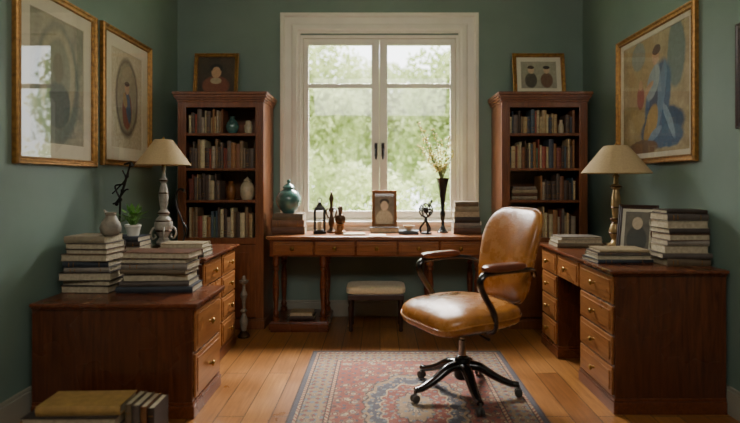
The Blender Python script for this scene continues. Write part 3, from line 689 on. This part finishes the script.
for tx,ty,tz in tips:
    P=catmull([(tx*.02,ty*.02,.40),(tx*.15,ty*.2,.52),(tx*.55,ty*.6,.4+(tz-.4)*.6),(tx,ty,tz)],7); add_tube(sb,P,[.004]*10+[.0024]*(len(P)-10),6,smooth=0)
    for i,p in enumerate(P):
        if i<8: continue
        for _ in range(3 if i<len(P)-5 else 4):
            d=Vector((random.uniform(-1,1),random.uniform(-1,1),random.uniform(-.3,1))).normalized()*random.uniform(.01,.03)
            q=p+d
            if random.random()<.55: add_sell(fb,q,.0095,.0095,.0085,1,1,8,5)
            else:
                s=d.cross(Vector((0,0,1))).normalized()*.007; e=q+d*.9
                lb.faces.new([lb.verts.new(v) for v in (p,q+s,e,q-s)])
mk('stems',sb,'stem',t); mk('blossoms',fb,'blossom',t,kind='stuff'); mk('leaves',lb,'leaf',t,kind='stuff')
stack(.755,4.58,ZD,[(.235,.18,.05,0,False),(.23,.17,.045,14,False),(.22,.17,.05,8,False),(.225,.17,.045,11,True),(.21,.16,.045,3,False),(.20,.16,.04,7,False)],'books stacked by the flower vase','the writing desk',.003,2)
stack(-.66,4.45,.0854,[(.21,.15,.035,8,False),(.19,.14,.03,6,True)],'books on the lower desk shelf','the desk plinth shelf',.004,3)
t=root('footstool',(-.035,4.46,0),0,'upholstered cream bench stool with dark wooden legs','stool')
bm=bmesh.new(); add_sell(bm,(0,0,.345),.25,.15,.038,.45,.25,48,14); mk('seat',bm,'fabric',t)
box('rail',-.235,.235,-.135,.135,.265,.312,'wood_dark',t,.004)
for sx in (-1,1):
    for sy in (-1,1): lathe('leg',[(.012,0),(.018,.01),(.014,.03),(.018,.12),(.022,.2),(.015,.22),(.022,.24),(.022,.268)],'wood_dark',t,(sx*.21,sy*.11,0),14)
# ---------------------------------------------------------------- right desk items
ZR=.7774
stack(1.45,3.85,ZR,[(.33,.22,.03,7,False),(.32,.21,.025,11,True),(.30,.2,.02,14,True)],'flat books by the lamp base','the pedestal desk',.006,4)
stack(1.425,3.12,ZR,[(.33,.22,.022,12,False),(.31,.21,.02,11,True),(.30,.2,.018,15,False),(.28,.2,.016,6,False)],'low book stack at the desk edge','the pedestal desk',.006,5)
irregular(1.73,3.01,ZR,.315,.28,'tall book stack on the pedestal desk','the pedestal desk',[7,15,3,14,0,2,11,15,8],[.04,.03,.044,.028,.036,.03,.042],.005,.2)
picture('photo_frame',(1.635,3.33,ZR+.001),(R(-14),0,R(-42)),.24,.33,.026,A7,'dark photo frame standing on the pedestal desk beside books',.02,'wood_dark',.018)
# ---------------------------------------------------------------- rug
W,H=.685,.95
bm=bmesh.new(); bmesh.ops.create_grid(bm,x_segments=60,y_segments=90,size=1)
for v in bm.verts:
    v.co.x*=W; v.co.y*=H; v.co.z=.010+.0015*noise.noise(v.co*3)
ex=bmesh.ops.extrude_face_region(bm,geom=list(bm.faces))
for v in [e for e in ex['geom'] if isinstance(e,bmesh.types.BMVert)]: v.co.z=.0005
rug=root('rug',(.195,2.87,0),0,'patterned red, blue and cream oriental rug on the plank floor','rug')
mk('rug_body',bm,rug_mat(W,H),rug)
bm=bmesh.new()
for k in range(170):
    x=-W+2*W*(k+.5)/170
    for s in (-1,1): add_box(bm,x-.0022,x+.0022,min(s*H,s*(H+.015)),max(s*H,s*(H+.015)),.001,.005)
mk('fringe',bm,'page',rug,smooth=False,kind='stuff')
# ---------------------------------------------------------------- office chair
t=root('office_chair',(.485,3.06,.012),R(-61),'swivel desk chair in tan leather with black curved arms','chair')
pw=lambda v,e: math.copysign(abs(v)**e,v)
def seatfn(p):
    x,y,z=p
    if z>0: z+=.020*(1-min(1,(x*x+y*y)/.07))
    if y<-.14: z-= (-(y+.14))**2*1.4
    x*=1-.10*max(0,y)/.28
    return Vector((x,y,z))
bm=bmesh.new(); add_sell(bm,(0,-.01,.478),.292,.292,.072,.6,.42,64,24,fn=seatfn); mk('seat',bm,'leather',t)
bm=bmesh.new()
pts=[]
for k in range(65):
    th=2*math.pi*k/64
    p=seatfn(Vector((.293*pw(math.cos(th),.42),.293*pw(math.sin(th),.42),0))); pts.append(p+Vector((0,-.01,.478)))
add_tube(bm,pts,.006,8,smooth=0); mk('piping',bm,'leather',t)
bm=bmesh.new(); add_sell(bm,(0,0,.418),.22,.22,.02,.3,.35,40,10); add_box(bm,-.09,.09,-.12,.12,.365,.42); add_tube(bm,[(.07,0,.39),(.2,-.02,.385),(.26,-.02,.38)],[.006,.006,.009],8)
mk('seat_mechanism',bm,'black',t,bevel=.003)
def backfn(p):
    x,z,y=p.x,p.y,-p.z
    f=(z+.28)/.56
    x*=.86+.14*min(1,f*1.5)
    y+= -.9*x*x + .15*f - .025*math.sin(f*math.pi)
    y-= .016*(1-(x/.24)**2)*(1 if p.z>0 else 0)*math.sin(max(0,min(1,f))*math.pi)
    return Vector((x,y,z))
BY=.335; BZ=.79
bm=bmesh.new(); add_sell(bm,(0,BY,BZ),.232,.28,.056,.62,.44,64,24,fn=backfn); mk('backrest',bm,'leather',t)
bm=bmesh.new(); pts=[]
for k in range(65):
    th=2*math.pi*k/64
    pts.append(backfn(Vector((.234*pw(math.cos(th),.44),.282*pw(math.sin(th),.44),0)))+Vector((0,BY,BZ)))
add_tube(bm,pts,.006,8,smooth=0); mk('piping',bm,'leather',t)
bm=bmesh.new(); add_tube(bm,[(0,.0,.41),(0,.2,.405),(0,.36,.43),(0,.425,.55),(0,.45,.68)],[.03,.03,.028,.028,.02],10,flat=.35); mk('back_support',bm,'black',t)
for s in (-1,1):
    bm=bmesh.new(); X=s*.295
    add_tube(bm,[(s*.215,.36,.69),(s*.265,.29,.735),(X,.18,.748),(X,-.03,.748),(X,-.095,.735),(X,-.11,.69),(X*.99,-.075,.62),(X*.98,-.02,.54),(X*.97,.0,.46),(s*.25,.0,.420),(s*.12,.0,.41)],
        [.015,.019,.021,.021,.023,.023,.023,.023,.021,.018,.016],12,flat=.75,smooth=8)
    a=mk('armrest',bm,'blackgloss',t)
    bm=bmesh.new(); add_sell(bm,(X,.055,.774),.040,.145,.022,.6,.5,28,12); mk('arm_pad',bm,'armwood' ,a)
lathe('post',[(.0,.10),(.034,.10),(.034,.20),(.03,.215),(.022,.22),(.022,.31),(.018,.315),(.018,.365),(.05,.37),(.05,.38),(0,.38)],'chrome',t,seg=24)
lathe('hub',[(0,.085),(.04,.085),(.05,.10),(.052,.18),(.042,.205),(.036,.21),(0,.21)],'black',t)
for k in range(5):
    a=R(206+72*k)+R(61); c,s=math.cos(a),math.sin(a); e=.32
    bm=bmesh.new(); add_tube(bm,[(c*.03,s*.03,.165),(c*.10,s*.10,.155),(c*.19,s*.19,.105),(c*.27,s*.27,.073),(c*e,s*e,.068)],[.036,.033,.028,.024,.020],12,flat=.8)
    lg=mk('leg',bm,'blackgloss',t)
    bm=bmesh.new(); add_lathe(bm,[(0,.04),(.008,.04),(.008,.07),(0,.07)],c*e,s*e,0,10)
    tx,ty=-s,c
    add_sell(bm,(c*e,s*e,.038),.013,.013,.014,.8,.8,12,8)
    for sg in (-1,1):
        Mx=Matrix.Translation((c*e+tx*sg*.013,s*e+ty*sg*.013,.023))@Matrix.Rotation(a,4,'Z')@Matrix.Rotation(R(90),4,'X')
        add_lathe(bm,[(0,-.008),(.017,-.008),(.023,-.005),(.023,.005),(.017,.008),(0,.008)],seg=20,M4=Mx)
    mk('caster',bm,'rubber',lg)
# ---------------------------------------------------------------- lights, world, camera
w=bpy.data.worlds.new('world'); scene.world=w; w.use_nodes=True
bg=w.node_tree.nodes['Background']; bg.inputs[0].default_value=(.96,.985,1,1); bg.inputs[1].default_value=6.5
def area(name,loc,target,sx,sy,power,col,portal=False):
    l=bpy.data.lights.new(name,'AREA'); l.shape='RECTANGLE'; l.size=sx; l.size_y=sy; l.energy=power; l.color=col
    if portal: l.cycles.is_portal=True
    o=bpy.data.objects.new(name,l); COL.objects.link(o); o.location=loc
    o.rotation_euler=(Vector(target)-Vector(loc)).to_track_quat('-Z','Y').to_euler(); return o
area('window_portal',(cx,YB+.16,cz),(cx,0,cz),ww,wh,1,(1,1,1),True)
area('sky_light',(.0,6.4,4.3),(0,3.2,.7),3.2,1.8,2700,(1,.97,.91))
area('room_fill',(0,.4,3.0),(0,3.4,1.2),2.4,1.2,68,(1,.95,.88))  # added soft fill out of view under the ceiling, not a lamp fixture
s=bpy.data.lights.new('sun','SUN'); s.energy=4.0; s.angle=R(6); s.color=(1,.96,.85)
o=bpy.data.objects.new('sun',s); COL.objects.link(o); o.rotation_euler=Vector((.25,.9,-.75)).to_track_quat('-Z','Y').to_euler()
cam=bpy.data.cameras.new('camera'); co=bpy.data.objects.new('camera',cam); COL.objects.link(co)
co.location=(0,0,1.25); co.rotation_euler=(R(90),0,0)
cam.sensor_width=36; cam.lens=520/740*36; cam.shift_x=-(380-370)/740; cam.shift_y=-(211.5-182)/740
cam.dof.use_dof=True; cam.dof.focus_distance=3.7; cam.dof.aperture_fstop=.9
scene.camera=co
